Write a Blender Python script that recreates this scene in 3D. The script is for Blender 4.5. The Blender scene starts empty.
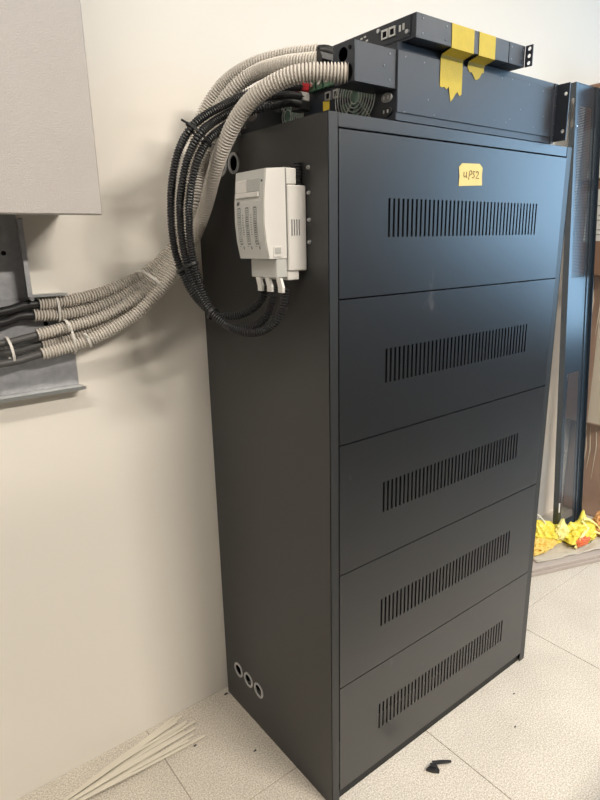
import bpy, bmesh, math, random
from mathutils import Vector, Matrix, noise
from mathutils.geometry import tessellate_polygon

random.seed(7)
SC = bpy.context.scene
COL = SC.collection

# ------------------------------------------------------------------ camera, world, lights, exposure
cam_data = bpy.data.cameras.new('camera')
cam_data.sensor_fit = 'AUTO'; cam_data.sensor_width = 36.0
cam_data.lens = 582.72 / 800 * 36.0
cam_data.clip_start = 0.01
cam = bpy.data.objects.new('camera', cam_data); COL.objects.link(cam)
R_ = Vector((0.7896, -0.6134, -0.0196)); U_ = Vector((0.1761, 0.1958, 0.9647)); F_ = Vector((0.5879, 0.7652, -0.2626))
cam.matrix_world = Matrix(((R_.x, U_.x, -F_.x, -0.7456), (R_.y, U_.y, -F_.y, -1.374), (R_.z, U_.z, -F_.z, 1.3738), (0, 0, 0, 1)))
SC.camera = cam

SC.view_settings.view_transform = 'Standard'
SC.view_settings.look = 'None'
SC.view_settings.gamma = 1.0
SC.view_settings.use_curve_mapping = False
SC.view_settings.exposure = 0.07

world = bpy.data.worlds.new('daylight'); SC.world = world; world.use_nodes = True
wn = world.node_tree.nodes; wl = world.node_tree.links
bg = wn['Background']
bg.inputs[0].default_value = (0.42, 0.70, 1.0, 1); bg.inputs[1].default_value = 6.5

X0, X1, Y0, WY, ZC = -2.6, 4.2, -4.4, 0.022, 2.95       # room shell (the wall behind the cabinet is at y = WY)
WIN_R = (-3.2, -0.28, 0.72, 2.86)                          # right wall window: y0, y1, z0, z1

def area(name, loc, rot, sx, sy, power, color, portal=False):
    l = bpy.data.lights.new(name, 'AREA'); l.shape = 'RECTANGLE'; l.size = sx; l.size_y = sy
    l.energy = power; l.color = color
    if portal: l.cycles.is_portal = True
    o = bpy.data.objects.new(name, l); COL.objects.link(o); o.location = loc; o.rotation_euler = rot
    return o
area('window_portal', (X1 + 0.10, (WIN_R[0] + WIN_R[1]) / 2, (WIN_R[2] + WIN_R[3]) / 2), (0, math.radians(90), 0),
     WIN_R[3] - WIN_R[2], WIN_R[1] - WIN_R[0], 1, (1, 1, 1), True)
LAMP_POWER = 62
LAMP_SPOTS = [(0.75, -3.1), (-1.35, -1.35), (2.8, -2.6), (0.75, -1.15)]
LAMP_GAIN = [2.75, 0.50, 0.75, 0.22]

# ------------------------------------------------------------------ materials
def mat(name, color, rough=0.5, metal=0.0, var=0.0, vscale=8.0, bump=0.0, bscale=200.0, spec=0.5, coat=0.0, alpha=1.0, trans=0.0):
    m = bpy.data.materials.new(name); m.use_nodes = True
    nt = m.node_tree; b = nt.nodes['Principled BSDF']
    b.inputs['Base Color'].default_value = (*color, 1); b.inputs['Roughness'].default_value = rough
    b.inputs['Metallic'].default_value = metal; b.inputs['Specular IOR Level'].default_value = spec
    if coat: b.inputs['Coat Weight'].default_value = coat; b.inputs['Coat Roughness'].default_value = 0.15
    if trans: b.inputs['Transmission Weight'].default_value = trans
    if alpha < 1: b.inputs['Alpha'].default_value = alpha
    g = nt.nodes.new('ShaderNodeNewGeometry')
    n = nt.nodes.new('ShaderNodeTexNoise'); n.inputs['Scale'].default_value = vscale; n.inputs['Detail'].default_value = 5
    nt.links.new(g.outputs['Position'], n.inputs['Vector'])
    mx = nt.nodes.new('ShaderNodeMix'); mx.data_type = 'RGBA'
    lo = [max(0, c * (1 - var)) for c in color]; hi = [min(1, c * (1 + var)) for c in color]
    mx.inputs['A'].default_value = (*lo, 1); mx.inputs['B'].default_value = (*hi, 1)
    nt.links.new(n.outputs['Fac'], mx.inputs['Factor'])
    nt.links.new(mx.outputs['Result'], b.inputs['Base Color'])
    if bump:
        n2 = nt.nodes.new('ShaderNodeTexNoise'); n2.inputs['Scale'].default_value = bscale; n2.inputs['Detail'].default_value = 2
        nt.links.new(g.outputs['Position'], n2.inputs['Vector'])
        bp = nt.nodes.new('ShaderNodeBump'); bp.inputs['Strength'].default_value = bump; bp.inputs['Distance'].default_value = 0.002
        nt.links.new(n2.outputs['Fac'], bp.inputs['Height']); nt.links.new(bp.outputs['Normal'], b.inputs['Normal'])
    return m

M = {}
M['wall'] = mat('wall_paint', (0.80, 0.755, 0.685), 0.75, var=0.02, vscale=2.5, bump=0.08, bscale=60)
M['ceiling'] = mat('ceiling_paint', (0.82, 0.80, 0.77), 0.8, var=0.02)
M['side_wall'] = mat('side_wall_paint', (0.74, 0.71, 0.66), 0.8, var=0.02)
M['cab'] = mat('black_powder_coat', (0.013, 0.013, 0.014), 0.32, var=0.12, vscale=5, bump=0.04, bscale=900, spec=1.0)
M['cab_side'] = mat('black_side_paint', (0.026, 0.026, 0.026), 0.40, var=0.10, vscale=5, bump=0.05, bscale=900, spec=0.5)
M['ups'] = mat('dark_grey_steel', (0.018, 0.022, 0.031), 0.40, var=0.10, vscale=12, bump=0.04, bscale=800, spec=0.6)
M['plinth'] = mat('plinth_shade_black', (0.012, 0.012, 0.012), 0.6, var=0.1, spec=0.4)  # duller black puts the shade of the recess into the plinth colour
M['void'] = mat('black_inside', (0.006, 0.006, 0.007), 0.8, spec=0.2)
M['black_plastic'] = mat('black_plastic', (0.020, 0.020, 0.021), 0.38, var=0.2, vscale=40, spec=0.5)
M['black_rubber'] = mat('black_cable_sheath', (0.016, 0.016, 0.017), 0.45, var=0.2, vscale=30)
M['grey_sheath'] = mat('dark_grey_sheath', (0.075, 0.072, 0.070), 0.5, var=0.15, vscale=30)
M['conduit'] = mat('grey_pvc', (0.60, 0.555, 0.50), 0.55, var=0.08, vscale=10)
M['enclosure'] = mat('light_grey_textured_paint', (0.43, 0.40, 0.38), 0.55, var=0.04, vscale=6, bump=0.35, bscale=380)
M['enclosure_rim'] = mat('pale_rim_paint', (0.60, 0.57, 0.53), 0.5)
M['rim_dark'] = mat('gasket_shadow_grey', (0.30, 0.28, 0.26), 0.6)
M['zinc'] = mat('galvanised_zinc', (0.42, 0.42, 0.44), 0.45, metal=0.6, var=0.35, vscale=55, bump=0.05, bscale=120)
M['zinc_bright'] = mat('bright_zinc_edge', (0.60, 0.62, 0.61), 0.33, metal=0.8, var=0.12, vscale=60)
M['steel'] = mat('plated_screw_steel', (0.62, 0.62, 0.62), 0.3, metal=0.9)
M['screw_dark'] = mat('dark_screw_steel', (0.22, 0.23, 0.25), 0.35, metal=0.8)
M['wire'] = mat('bright_wire', (0.72, 0.72, 0.70), 0.3, metal=0.7)
M['white_plastic'] = mat('white_plastic', (0.66, 0.635, 0.60), 0.42, var=0.02)
M['grey_plastic'] = mat('pale_grey_plastic', (0.50, 0.50, 0.475), 0.42, var=0.02)
M['mid_plastic'] = mat('mid_grey_plastic', (0.42, 0.42, 0.40), 0.42)
M['print'] = mat('grey_print', (0.19, 0.19, 0.188), 0.6)
M['print_light'] = mat('pale_grey_print', (0.29, 0.29, 0.285), 0.6)
M['print_dark'] = mat('dark_print', (0.05, 0.05, 0.055), 0.6)
M['white_print'] = mat('white_print', (0.7, 0.7, 0.66), 0.6)
M['tape'] = mat('yellow_masking_tape', (0.50, 0.375, 0.025), 0.6, var=0.12, vscale=60, bump=0.3, bscale=300)
M['paper_yellow'] = mat('yellow_paper', (0.68, 0.54, 0.20), 0.65, var=0.06, vscale=40)
M['ink'] = mat('pen_ink', (0.14, 0.10, 0.045), 0.6)
M['red'] = mat('red_connector_plastic', (0.60, 0.025, 0.035), 0.4)
M['white_label'] = mat('white_connector_plastic', (0.72, 0.69, 0.64), 0.5)
M['green'] = mat('green_terminal_plastic', (0.10, 0.22, 0.13), 0.5, var=0.3, vscale=200)
M['pcb'] = mat('circuit_board_green', (0.16, 0.26, 0.19), 0.5, var=0.6, vscale=160)
M['sticker'] = mat('yellow_sticker', (0.68, 0.50, 0.05), 0.5)
M['nylon'] = mat('natural_nylon', (0.66, 0.61, 0.51), 0.5, var=0.05)
M['nylon_white'] = mat('white_nylon', (0.72, 0.69, 0.64), 0.45)
M['ring'] = mat('grey_grommet', (0.36, 0.36, 0.36), 0.5)
M['panel'] = mat('blue_black_steel', (0.020, 0.031, 0.044), 0.27, var=0.15, vscale=9, spec=0.8)
M['carton'] = mat('brown_cardboard', (0.30, 0.175, 0.115), 0.62, var=0.12, vscale=7)
M['carton_film'] = mat('film_wrapped_cardboard', (0.31, 0.20, 0.145), 0.3, var=0.15, vscale=9, coat=0.8, bump=0.25, bscale=30)
M['paper'] = mat('white_paper', (0.78, 0.78, 0.76), 0.6)
M['bag_yellow'] = mat('yellow_plastic_bag', (0.80, 0.66, 0.08), 0.4, var=0.10, vscale=14)
M['bag_pale'] = mat('pale_yellow_plastic', (0.82, 0.74, 0.27), 0.45, var=0.08, vscale=14)
M['bag_orange'] = mat('orange_yellow_plastic', (0.76, 0.53, 0.12), 0.45, var=0.2, vscale=30)
M['bag_red'] = mat('orange_red_plastic', (0.66, 0.14, 0.04), 0.45, var=0.25, vscale=40)
M['mesh_orange'] = mat('orange_net', (0.66, 0.34, 0.13), 0.6, var=0.35, vscale=90)
M['film'] = mat('cloudy_plastic_film', (0.72, 0.65, 0.54), 0.25, var=0.05, alpha=0.6)
M['board'] = mat('greyish_cardboard', (0.42, 0.36, 0.32), 0.65, var=0.05)
M['alu'] = mat('window_aluminium', (0.6, 0.6, 0.6), 0.4, metal=0.6)

def floor_material():
    m = bpy.data.materials.new('speckled_beige_tile'); m.use_nodes = True
    nt = m.node_tree; b = nt.nodes['Principled BSDF']; L = nt.links
    g = nt.nodes.new('ShaderNodeNewGeometry')
    def nz(scale, detail):
        n = nt.nodes.new('ShaderNodeTexNoise'); n.inputs['Scale'].default_value = scale; n.inputs['Detail'].default_value = detail
        L.new(g.outputs['Position'], n.inputs['Vector']); return n
    def ramp(src, a, b_, ca, cb):
        r = nt.nodes.new('ShaderNodeValToRGB'); r.color_ramp.elements[0].position = a; r.color_ramp.elements[1].position = b_
        r.color_ramp.elements[0].color = (*ca, 1); r.color_ramp.elements[1].color = (*cb, 1)
        L.new(src.outputs['Fac'], r.inputs['Fac']); return r
    r1 = ramp(nz(260, 4), 0.36, 0.62, (0.44, 0.39, 0.33), (0.76, 0.70, 0.61))
    r2 = ramp(nz(600, 2), 0.30, 0.40, (0.62, 0.58, 0.53), (1, 1, 1))
    r3 = ramp(nz(5, 4), 0.3, 0.7, (0.88, 0.88, 0.88), (1, 1, 1))
    def mul(a, c):
        x = nt.nodes.new('ShaderNodeMix'); x.data_type = 'RGBA'; x.blend_type = 'MULTIPLY'; x.inputs['Factor'].default_value = 1
        L.new(a, x.inputs['A']); L.new(c, x.inputs['B']); return x.outputs['Result']
    L.new(mul(mul(r1.outputs['Color'], r2.outputs['Color']), r3.outputs['Color']), b.inputs['Base Color'])
    b.inputs['Roughness'].default_value = 0.5; b.inputs['Specular IOR Level'].default_value = 0.35
    return m
M['tile'] = floor_material()
M['grout'] = mat('grey_grout', (0.36, 0.31, 0.26), 0.85, var=0.1)

def add_scuffs(m, scale, thresh, color, stretch=(1, 1, 1), amount=0.6):
    """pale handling scuffs and dust: wear that belongs to the paint"""
    nt = m.node_tree; b = nt.nodes['Principled BSDF']; L = nt.links
    src = b.inputs['Base Color'].links[0].from_socket
    g = nt.nodes.new('ShaderNodeNewGeometry'); mp = nt.nodes.new('ShaderNodeMapping'); mp.inputs['Scale'].default_value = stretch
    L.new(g.outputs['Position'], mp.inputs['Vector'])
    n = nt.nodes.new('ShaderNodeTexNoise'); n.inputs['Scale'].default_value = scale; n.inputs['Detail'].default_value = 6; n.inputs['Roughness'].default_value = 0.65
    L.new(mp.outputs['Vector'], n.inputs['Vector'])
    r = nt.nodes.new('ShaderNodeMapRange'); r.inputs['From Min'].default_value = thresh; r.inputs['From Max'].default_value = thresh + 0.14
    r.inputs['To Max'].default_value = amount
    L.new(n.outputs['Fac'], r.inputs['Value'])
    x = nt.nodes.new('ShaderNodeMix'); x.data_type = 'RGBA'; x.inputs['B'].default_value = (*color, 1)
    L.new(r.outputs['Result'], x.inputs['Factor']); L.new(src, x.inputs['A']); L.new(x.outputs['Result'], b.inputs['Base Color'])
add_scuffs(M['cab'], 9, 0.66, (0.16, 0.155, 0.15), (1.6, 1.0, 0.8), 0.5)
add_scuffs(M['cab_side'], 8, 0.68, (0.14, 0.14, 0.14), (1, 1.4, 0.8), 0.4)
add_scuffs(M['ups'], 14, 0.66, (0.16, 0.16, 0.17), (1, 1, 1), 0.4)

# ------------------------------------------------------------------ mesh helpers
class B:
    def __init__(s): s.bm = bmesh.new()
    def box(s, x0, x1, y0, y1, z0, z1, bev=0.0, mi=0):
        vs = [s.bm.verts.new(p) for p in ((x0,y0,z0),(x1,y0,z0),(x1,y1,z0),(x0,y1,z0),(x0,y0,z1),(x1,y0,z1),(x1,y1,z1),(x0,y1,z1))]
        fs = [s.bm.faces.new([vs[i] for i in f]) for f in ((0,3,2,1),(4,5,6,7),(0,1,5,4),(1,2,6,5),(2,3,7,6),(3,0,4,7))]
        for f in fs: f.material_index = mi
        if bev:
            es = set(e for f in fs for e in f.edges)
            bmesh.ops.bevel(s.bm, geom=list(es), offset=bev, segments=1, affect='EDGES')
        return s
    def prism(s, pts, axis, a, b):
        """closed outline pts in the two other axes, extruded along axis from a to b"""
        def P(u, v, w): return {'x': (w, u, v), 'y': (u, w, v), 'z': (u, v, w)}[axis]
        lo = [s.bm.verts.new(P(u, v, a)) for u, v in pts]; hi = [s.bm.verts.new(P(u, v, b)) for u, v in pts]
        n = len(pts)
        s.bm.faces.new(lo); s.bm.faces.new(hi)
        for i in range(n): s.bm.faces.new((lo[i], lo[(i+1) % n], hi[(i+1) % n], hi[i]))
        return s
    def plate(s, outer, holes, thick, xf):
        """sheet with real holes; xf maps (u, v, w) to a point, front at w = 0, back at w = -thick"""
        loops = [list(outer)] + [list(h) for h in holes]
        flat = [p for lp in loops for p in lp]
        tris = tessellate_polygon([[Vector((u, v, 0)) for u, v in lp] for lp in loops])
        fr = [s.bm.verts.new(xf(u, v, 0)) for u, v in flat]; bk = [s.bm.verts.new(xf(u, v, -thick)) for u, v in flat]
        for t in tris:
            try:
                s.bm.faces.new([fr[i] for i in t]); s.bm.faces.new([bk[i] for i in reversed(t)])
            except ValueError: pass
        k = 0
        for lp in loops:
            n = len(lp)
            for i in range(n):
                a, b = k + i, k + (i + 1) % n
                s.bm.faces.new((fr[a], fr[b], bk[b], bk[a]))
            k += n
        return s
    def cyl(s, p0, p1, r0, r1=None, n=14, cap=True):
        p0 = Vector(p0); p1 = Vector(p1); r1 = r0 if r1 is None else r1
        d = (p1 - p0).normalized(); a = d.orthogonal().normalized(); b = d.cross(a)
        def ring(p, r): return [s.bm.verts.new(p + (a * math.cos(2*math.pi*i/n) + b * math.sin(2*math.pi*i/n)) * r) for i in range(n)]
        A = ring(p0, r0); C = ring(p1, r1)
        for i in range(n): s.bm.faces.new((A[i], A[(i+1) % n], C[(i+1) % n], C[i]))
        if cap: s.bm.faces.new(list(reversed(A))); s.bm.faces.new(C)
        return s
    def tube(s, pts, radii, n=10, closed=False, cap=True, flat=None):
        """sweep a circle (or an ellipse: flat = (scale_a, scale_b, up)) along pts; radii is a number or one per point"""
        m = len(pts); pts = [Vector(p) for p in pts]
        if not hasattr(radii, '__len__'): radii = [radii] * m
        rings = []; a = None
        for i in range(m):
            if closed: t = pts[(i+1) % m] - pts[i-1]
            else: t = pts[min(i+1, m-1)] - pts[max(i-1, 0)]
            t.normalize()
            if flat: a = (Vector(flat[2]) - t * Vector(flat[2]).dot(t)).normalized()
            elif a is None: a = t.orthogonal().normalized()
            else: a = (a - t * a.dot(t)).normalized()
            b = t.cross(a)
            sa, sb = (flat[0], flat[1]) if flat else (1, 1)
            rings.append([s.bm.verts.new(pts[i] + (a * math.cos(2*math.pi*j/n) * sa + b * math.sin(2*math.pi*j/n) * sb) * radii[i]) for j in range(n)])
        for i in range(m if closed else m - 1):
            p, q = rings[i], rings[(i+1) % m]
            for j in range(n): s.bm.faces.new((p[j], p[(j+1) % n], q[(j+1) % n], q[j]))
        if cap and not closed: s.bm.faces.new(list(reversed(rings[0]))); s.bm.faces.new(rings[-1])
        return s
    def ring_plate(s, c, axis_n, r0, r1, th, n=24):
        """flat washer with thickness"""
        c = Vector(c); d = Vector(axis_n).normalized(); a = d.orthogonal().normalized(); b = d.cross(a)
        def ring(r, w): return [s.bm.verts.new(c + d*w + (a*math.cos(2*math.pi*i/n) + b*math.sin(2*math.pi*i/n))*r) for i in range(n)]
        R = [ring(r0, 0), ring(r0, th), ring(r1, th), ring(r1, 0)]
        for k in range(4):
            p, q = R[k], R[(k+1) % 4]
            for i in range(n): s.bm.faces.new((p[i], p[(i+1) % n], q[(i+1) % n], q[i]))
        return s

ORG = {}
def finish(name, b, m, parent=None, origin=None, smooth=False):
    """link the collected shapes as ONE mesh object; world coordinates in, stored relative to the thing's base"""
    bm = b.bm if isinstance(b, B) else b
    bmesh.ops.recalc_face_normals(bm, faces=bm.faces)
    if parent is not None: org = ORG[parent.name]
    elif origin is not None: org = Vector(origin)
    else:
        xs = [v.co for v in bm.verts]
        org = Vector(((min(v.x for v in xs)+max(v.x for v in xs))/2, (min(v.y for v in xs)+max(v.y for v in xs))/2, min(v.z for v in xs)))
    bmesh.ops.translate(bm, vec=-org, verts=bm.verts)
    me = bpy.data.meshes.new(name); bm.to_mesh(me); bm.free()
    for x in (m if isinstance(m, (list, tuple)) else [m]): me.materials.append(x)
    if smooth:
        for p in me.polygons: p.use_smooth = True
    o = bpy.data.objects.new(name, me); COL.objects.link(o)
    if parent is not None: o.parent = parent
    else: o.location = org
    ORG[o.name] = org
    return o
def tag(o, label=None, cat=None, group=None, kind=None):
    if label: o['label'] = label
    if cat: o['category'] = cat
    if group: o['group'] = group
    if kind: o['kind'] = kind
    return o
def thing(name, label, cat, loc, group=None, rot=None):
    o = bpy.data.objects.new(name, None); COL.objects.link(o); o.location = loc; o.empty_display_size = 0.05
    if rot is not None: o.rotation_euler = rot; ORG[o.name] = Vector((0, 0, 0))
    else: ORG[o.name] = Vector(loc)
    return tag(o, label, cat, group)
def copy_tree(o, parent=None):
    c = o.copy(); COL.objects.link(c)
    if parent is not None: c.parent = parent
    for ch in list(o.children): copy_tree(ch, c)
    ORG[c.name] = ORG[o.name]
    return c
def circle(cu, cv, r, n=20): return [(cu + r*math.cos(2*math.pi*i/n), cv + r*math.sin(2*math.pi*i/n)) for i in range(n)]
def rect(u0, u1, v0, v1): return [(u0, v0), (u1, v0), (u1, v1), (u0, v1)]
def slot(cu, cv, w, h, n=6):
    """vertical obround"""
    r = w/2; a = h/2 - r
    return [(cu + r*math.cos(math.pi*i/n), cv + a + r*math.sin(math.pi*i/n)) for i in range(n+1)] + \
           [(cu - r*math.cos(math.pi*i/n), cv - a - r*math.sin(math.pi*i/n)) for i in range(n+1)]
def smooth_path(pts, step):
    """Catmull-Rom through pts, resampled every step metres"""
    P = [Vector(p) for p in pts]; P = [2*P[0]-P[1]] + P + [2*P[-1]-P[-2]]
    dense = []
    for i in range(1, len(P)-2):
        for k in range(24):
            t = k/24
            dense.append(0.5*((2*P[i]) + (-P[i-1]+P[i+1])*t + (2*P[i-1]-5*P[i]+4*P[i+1]-P[i+2])*t*t + (-P[i-1]+3*P[i]-3*P[i+1]+P[i+2])*t**3))
    dense.append(P[-2])
    for _ in range(6):      # relax small kinks
        dense = [dense[0]] + [(dense[i-1] + 2*dense[i] + dense[i+1]) / 4 for i in range(1, len(dense)-1)] + [dense[-1]]
    out = [dense[0]]; acc = 0.0
    for i in range(1, len(dense)):
        seg = dense[i] - dense[i-1]; l = seg.length; pos = 0.0
        while l > 0 and acc + (l - pos) >= step:
            pos += step - acc; acc = 0.0
            out.append(dense[i-1] + seg * (pos / l))
        acc += l - pos
    return out
def corrugated(pts, r, pitch, n=16, depth=0.15):
    sp = smooth_path(pts, pitch / 4); rad = []
    prof = [1.0, 1.0, 1.0 - depth*0.35, 1 - depth]
    ra, rb = r if hasattr(r, '__len__') else (r, r)
    for i in range(len(sp)): rad.append((ra + (rb - ra) * i / len(sp)) * prof[i % 4])
    return B().tube(sp, rad, n), sp
def text_bm(body, size, shear=0.0):
    cu = bpy.data.curves.new('lettering', 'FONT'); cu.body = body; cu.size = size; cu.align_x = 'CENTER'; cu.align_y = 'CENTER'; cu.resolution_u = 2; cu.shear = shear
    o = bpy.data.objects.new('lettering', cu); COL.objects.link(o)
    me = bpy.data.meshes.new_from_object(o.evaluated_get(bpy.context.evaluated_depsgraph_get()))
    bm = bmesh.new(); bm.from_mesh(me)
    bpy.data.objects.remove(o); bpy.data.curves.remove(cu); bpy.data.meshes.remove(me)
    return bm

# ------------------------------------------------------------------ setting
def struct(name, b, m, parent=None):
    o = finish(name, b, m, parent)
    if parent is None: o['kind'] = 'structure'
    return o
T = 0.12
struct('wall_back', B().box(X0-T, X1+T, WY, WY+T, -0.05, ZC), M['wall'])
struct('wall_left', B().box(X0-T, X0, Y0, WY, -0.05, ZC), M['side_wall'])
M['dark_blocker'] = mat('dark_grey_blocker_paint', (0.04, 0.04, 0.04), 0.6, var=0.03)  # for the added blocks behind the camera
M['grey_wall'] = mat('grey_wall_paint', (0.07, 0.07, 0.07), 0.7, var=0.03)
struct('wall_front', B().box(X0-T, X1+T, Y0-T, Y0, -0.05, ZC), M['grey_wall'])
struct('ceiling', B().box(X0-T, X1+T, Y0-T, WY+T, ZC, ZC+T), M['ceiling'])
xr = lambda u, v, w: (X1 - w, u, v)
struct('wall_right', B().plate(rect(Y0, WY, -0.05, ZC), [rect(*WIN_R)], -T, lambda u, v, w: (X1 + w, u, v)), M['grey_wall'])
# unseen block added behind the camera: its top edge throws the soft level shade on the wall
struct('light_blocker', B().box(X0, 0.12, -2.35, -2.05, 0.0, 2.18), M['dark_blocker'])
# lower dark block to its right, added to darken reflections in the cabinet front
struct('light_blocker', B().box(0.1205, 3.4, -2.05, -1.85, 0.0, 1.25), M['dark_blocker'])
# right window: frame with two mullions and thin panes
wb = B().plate(rect(*WIN_R), [rect(WIN_R[0]+0.05+i*1.02, WIN_R[0]+0.05+i*1.02+0.98, WIN_R[2]+0.05, WIN_R[3]-0.05) for i in range(3)], -0.05, lambda u, v, w: (X1+0.03+w, u, v))
win = struct('window_1', wb, M['alu'])
# floor: slab with every tile a piece of its own (0.634 m grid, the row by the wall is cut)
floor = struct('floor', B().box(X0-T, X1+T, Y0-T, WY+T, -0.08, -0.0022), M['grout'])
ORG_F = ORG[floor.name]
P_ = 0.634; GX, GY = 0.366, -0.355
xs = [X0] + [GX + k*P_ for k in range(-5, 8) if X0 < GX + k*P_ < X1] + [X1]
ys = [Y0] + [GY - k*P_ for k in range(8, -1, -1) if Y0 < GY - k*P_ < WY] + [WY]
tile_cache = {}
for i in range(len(xs)-1):
    for j in range(len(ys)-1):
        w = round(xs[i+1]-xs[i], 4); d = round(ys[j+1]-ys[j], 4)
        if (w, d) not in tile_cache:
            g = 0.0011
            bm = B().box(-w/2+g, w/2-g, -d/2+g, d/2-g, -0.0075, 0.0, 0.0007).bm
            bmesh.ops.recalc_face_normals(bm, faces=bm.faces)
            me = bpy.data.meshes.new('tile'); bm.to_mesh(me); bm.free(); me.materials.append(M['tile']); tile_cache[(w, d)] = me
        o = bpy.data.objects.new('tile', tile_cache[(w, d)]); COL.objects.link(o); o.parent = floor
        o.location = Vector(((xs[i]+xs[i+1])/2, (ys[j]+ys[j+1])/2, 0)) - ORG_F
# unseen ceiling tube lamps: first read off a shadow, other three added for brightness
LAMP_LABELS = ['white tube lamp on the ceiling straight behind the camera', 'added white tube lamp on the ceiling to the left of the camera', 'added white tube lamp on the ceiling nearest the window', 'added white tube lamp on the ceiling nearest the black cabinet']
for k, (lx, ly) in enumerate(LAMP_SPOTS):
    t = thing('ceiling_lamp', LAMP_LABELS[k], 'lamp', (lx, ly, ZC-0.07), 'ceiling tube lamps')
    finish('lamp_body', B().box(lx-0.62, lx+0.62, ly-0.07, ly+0.07, ZC-0.04, ZC), M['alu'], t)
    finish('diffuser', B().box(lx-0.60, lx+0.60, ly-0.06, ly+0.06, ZC-0.07, ZC-0.042, 0.01), M['white_plastic'], t)
    area('lamp_light', (lx, ly, ZC-0.075), (0, 0, 0), 1.2, 0.12, LAMP_POWER*LAMP_GAIN[k], (1.0, 0.925, 0.82))

# ------------------------------------------------------------------ battery cabinet
W, D, H, ST = 0.855, 0.5016, 1.6, 0.0267
cab = thing('battery_cabinet', 'tall black steel cabinet with five slotted front panels standing on the tiled floor', 'cabinet', (W/2, -D/2, 0))
SP = 0.0247
holes_top = [(-0.178, 1.546), (-0.125, 1.546), (-0.070, 1.546)]
holes_bot = [(-0.074, 0.130), (-0.128, 0.130), (-0.182, 0.130)]
RH = 0.0175
lp = B().plate(rect(-D, 0, 0, H), [circle(u, v, RH, 20) for u, v in holes_top + holes_bot], 0.0025, lambda u, v, w: (-w, u, v))
lp.box(0.0003, SP, -D, -D+0.002, 0, H)
finish('side_panel', lp, M['cab_side'], cab)
finish('side_panel', B().box(W-0.0025, W, -D, 0, 0, H).box(W-SP, W-0.0003, -D, -D+0.002, 0, H), M['cab_side'], cab)
for u, v in holes_top + holes_bot:
    finish('grommet', B().ring_plate((0.0005, u, v), (-1, 0, 0), RH-0.001, RH+0.0055, 0.003), M['ring'], cab)
finish('back_panel', B().box(0.003, W-0.003, -0.004, -0.001, 0.0, H), M['cab_side'], cab)
finish('top_panel', B().box(0.003, W-0.003, -D+0.001, -0.005, H-0.003, H-0.0002), M['cab'], cab)
finish('dark_interior_block', B().box(0.05, W-0.05, -D+0.10, -0.03, 0.05, H-0.03), M['void'], cab)  # solid black block stands in for the shade behind the slots
finish('plinth', B().box(SP+0.003, W-SP-0.003, -D+0.007, -D+0.011, 0.0, 0.029), M['plinth'], cab)
finish('header_strip', B().box(SP+0.0012, W-SP-0.0012, -D+0.0005, -D+0.012, 1.5755, H, 0.001), M['cab'], cab)
zs = [0.032, 0.3398, 0.644, 0.9539, 1.261, 1.5738]
slot_mid = [0.180, 0.489, 0.797, 1.108, 1.417]
for k in range(5):
    z0, z1 = zs[k]+0.0015, zs[k+1]-0.0015
    hs = [rect(0.163+i*0.013846-0.0030, 0.163+i*0.013846+0.0030, slot_mid[k]-0.038, slot_mid[k]+0.038) for i in range(40)]
    b = B().plate(rect(SP+0.0020, W-SP-0.0020, z0, z1), hs, 0.0022, lambda u, v, w: (u, -D-0.001-w, v))
    b.box(SP+0.0020, W-SP-0.0020, -D+0.0015, -D+0.014, z0, z0+0.0015).box(SP+0.0020, W-SP-0.0020, -D+0.0015, -D+0.014, z1-0.0015, z1)
    finish('slotted_panel', b, M['cab'], cab)

# paper note with the hand lettering
note = thing('paper_note', 'small yellow paper note reading UPS 2 stuck on the top cabinet panel', 'note', (0.425, -D-0.002, 1.49))
yn = -D - 0.0013
finish('note_sheet', B().prism([(0.3820, 1.4860), (0.4670, 1.4904), (0.4645, 1.5112), (0.4655, 1.5282), (0.4540, 1.5363), (0.3910, 1.5341), (0.3800, 1.5260), (0.3830, 1.5060)], 'y', yn, yn-0.0006), M['paper_yellow'], note)
def stroke(b, pts, y, w=0.0013):
    b.tube([(p[0], y, p[1]) for p in pts], w, 6, flat=(1, 0.35, (0, 0, 1)) if False else None)
hw = B(); yy = yn - 0.0008
for pts in ([(0.3980, 1.5163),(0.3975, 1.5089),(0.4000, 1.5060),(0.4040, 1.5067),(0.4070, 1.5104),(0.4075, 1.5171),(0.4070, 1.5097),(0.4090, 1.5045)],
            [(0.4160, 1.5008),(0.4170, 1.5178),(0.4220, 1.5208),(0.4260, 1.5178),(0.4250, 1.5126),(0.4175, 1.5104)],
            [(0.4370, 1.5186),(0.4320, 1.5193),(0.4300, 1.5156),(0.4340, 1.5126),(0.4360, 1.5089),(0.4320, 1.5052),(0.4280, 1.5060)],
            [(0.4420, 1.5163),(0.4450, 1.5200),(0.4500, 1.5186),(0.4500, 1.5134),(0.4420, 1.5052),(0.4530, 1.5052)]):
    stroke(hw, pts, yy, 0.0010)
finish('handwriting', hw, M['ink'], note)

# ------------------------------------------------------------------ UPS unit lying on the cabinet
UX0, UX1, UY0, UY1, UZ0, UZ1 = 0.178, 0.758, -D, -0.037, 1.602, 1.740
ups = thing('ups_unit', 'wide dark grey steel power unit lying on top of the black cabinet', 'power unit', ((UX0+UX1)/2, (UY0+UY1)/2, UZ0))
ch = B()
ch.box(UX0+0.002, 0.7425, UY0+0.0015, UY1, UZ0, UZ1)                         # body shell
finish('chassis', ch, M['ups'], ups)
finish('side_cover', B().box(UX0+0.001, 0.7415, UY0-0.001, UY0+0.001, UZ0+0.014, UZ1-0.014, 0.0006), M['ups'], ups)
finish('front_bezel', B().box(0.7437, UX1, UY0-0.001, UY1, UZ0, UZ1, 0.001), M['ups'], ups)
ear = B().plate(rect(UY0-0.033, UY0-0.001, UZ0+0.004, UZ1-0.002), [circle(UY0-0.0235, z, 0.0048, 12) for z in (UZ0+0.026, UZ1-0.026)], 0.003, lambda u, v, w: (UX1-0.002-w, u, v))
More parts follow.
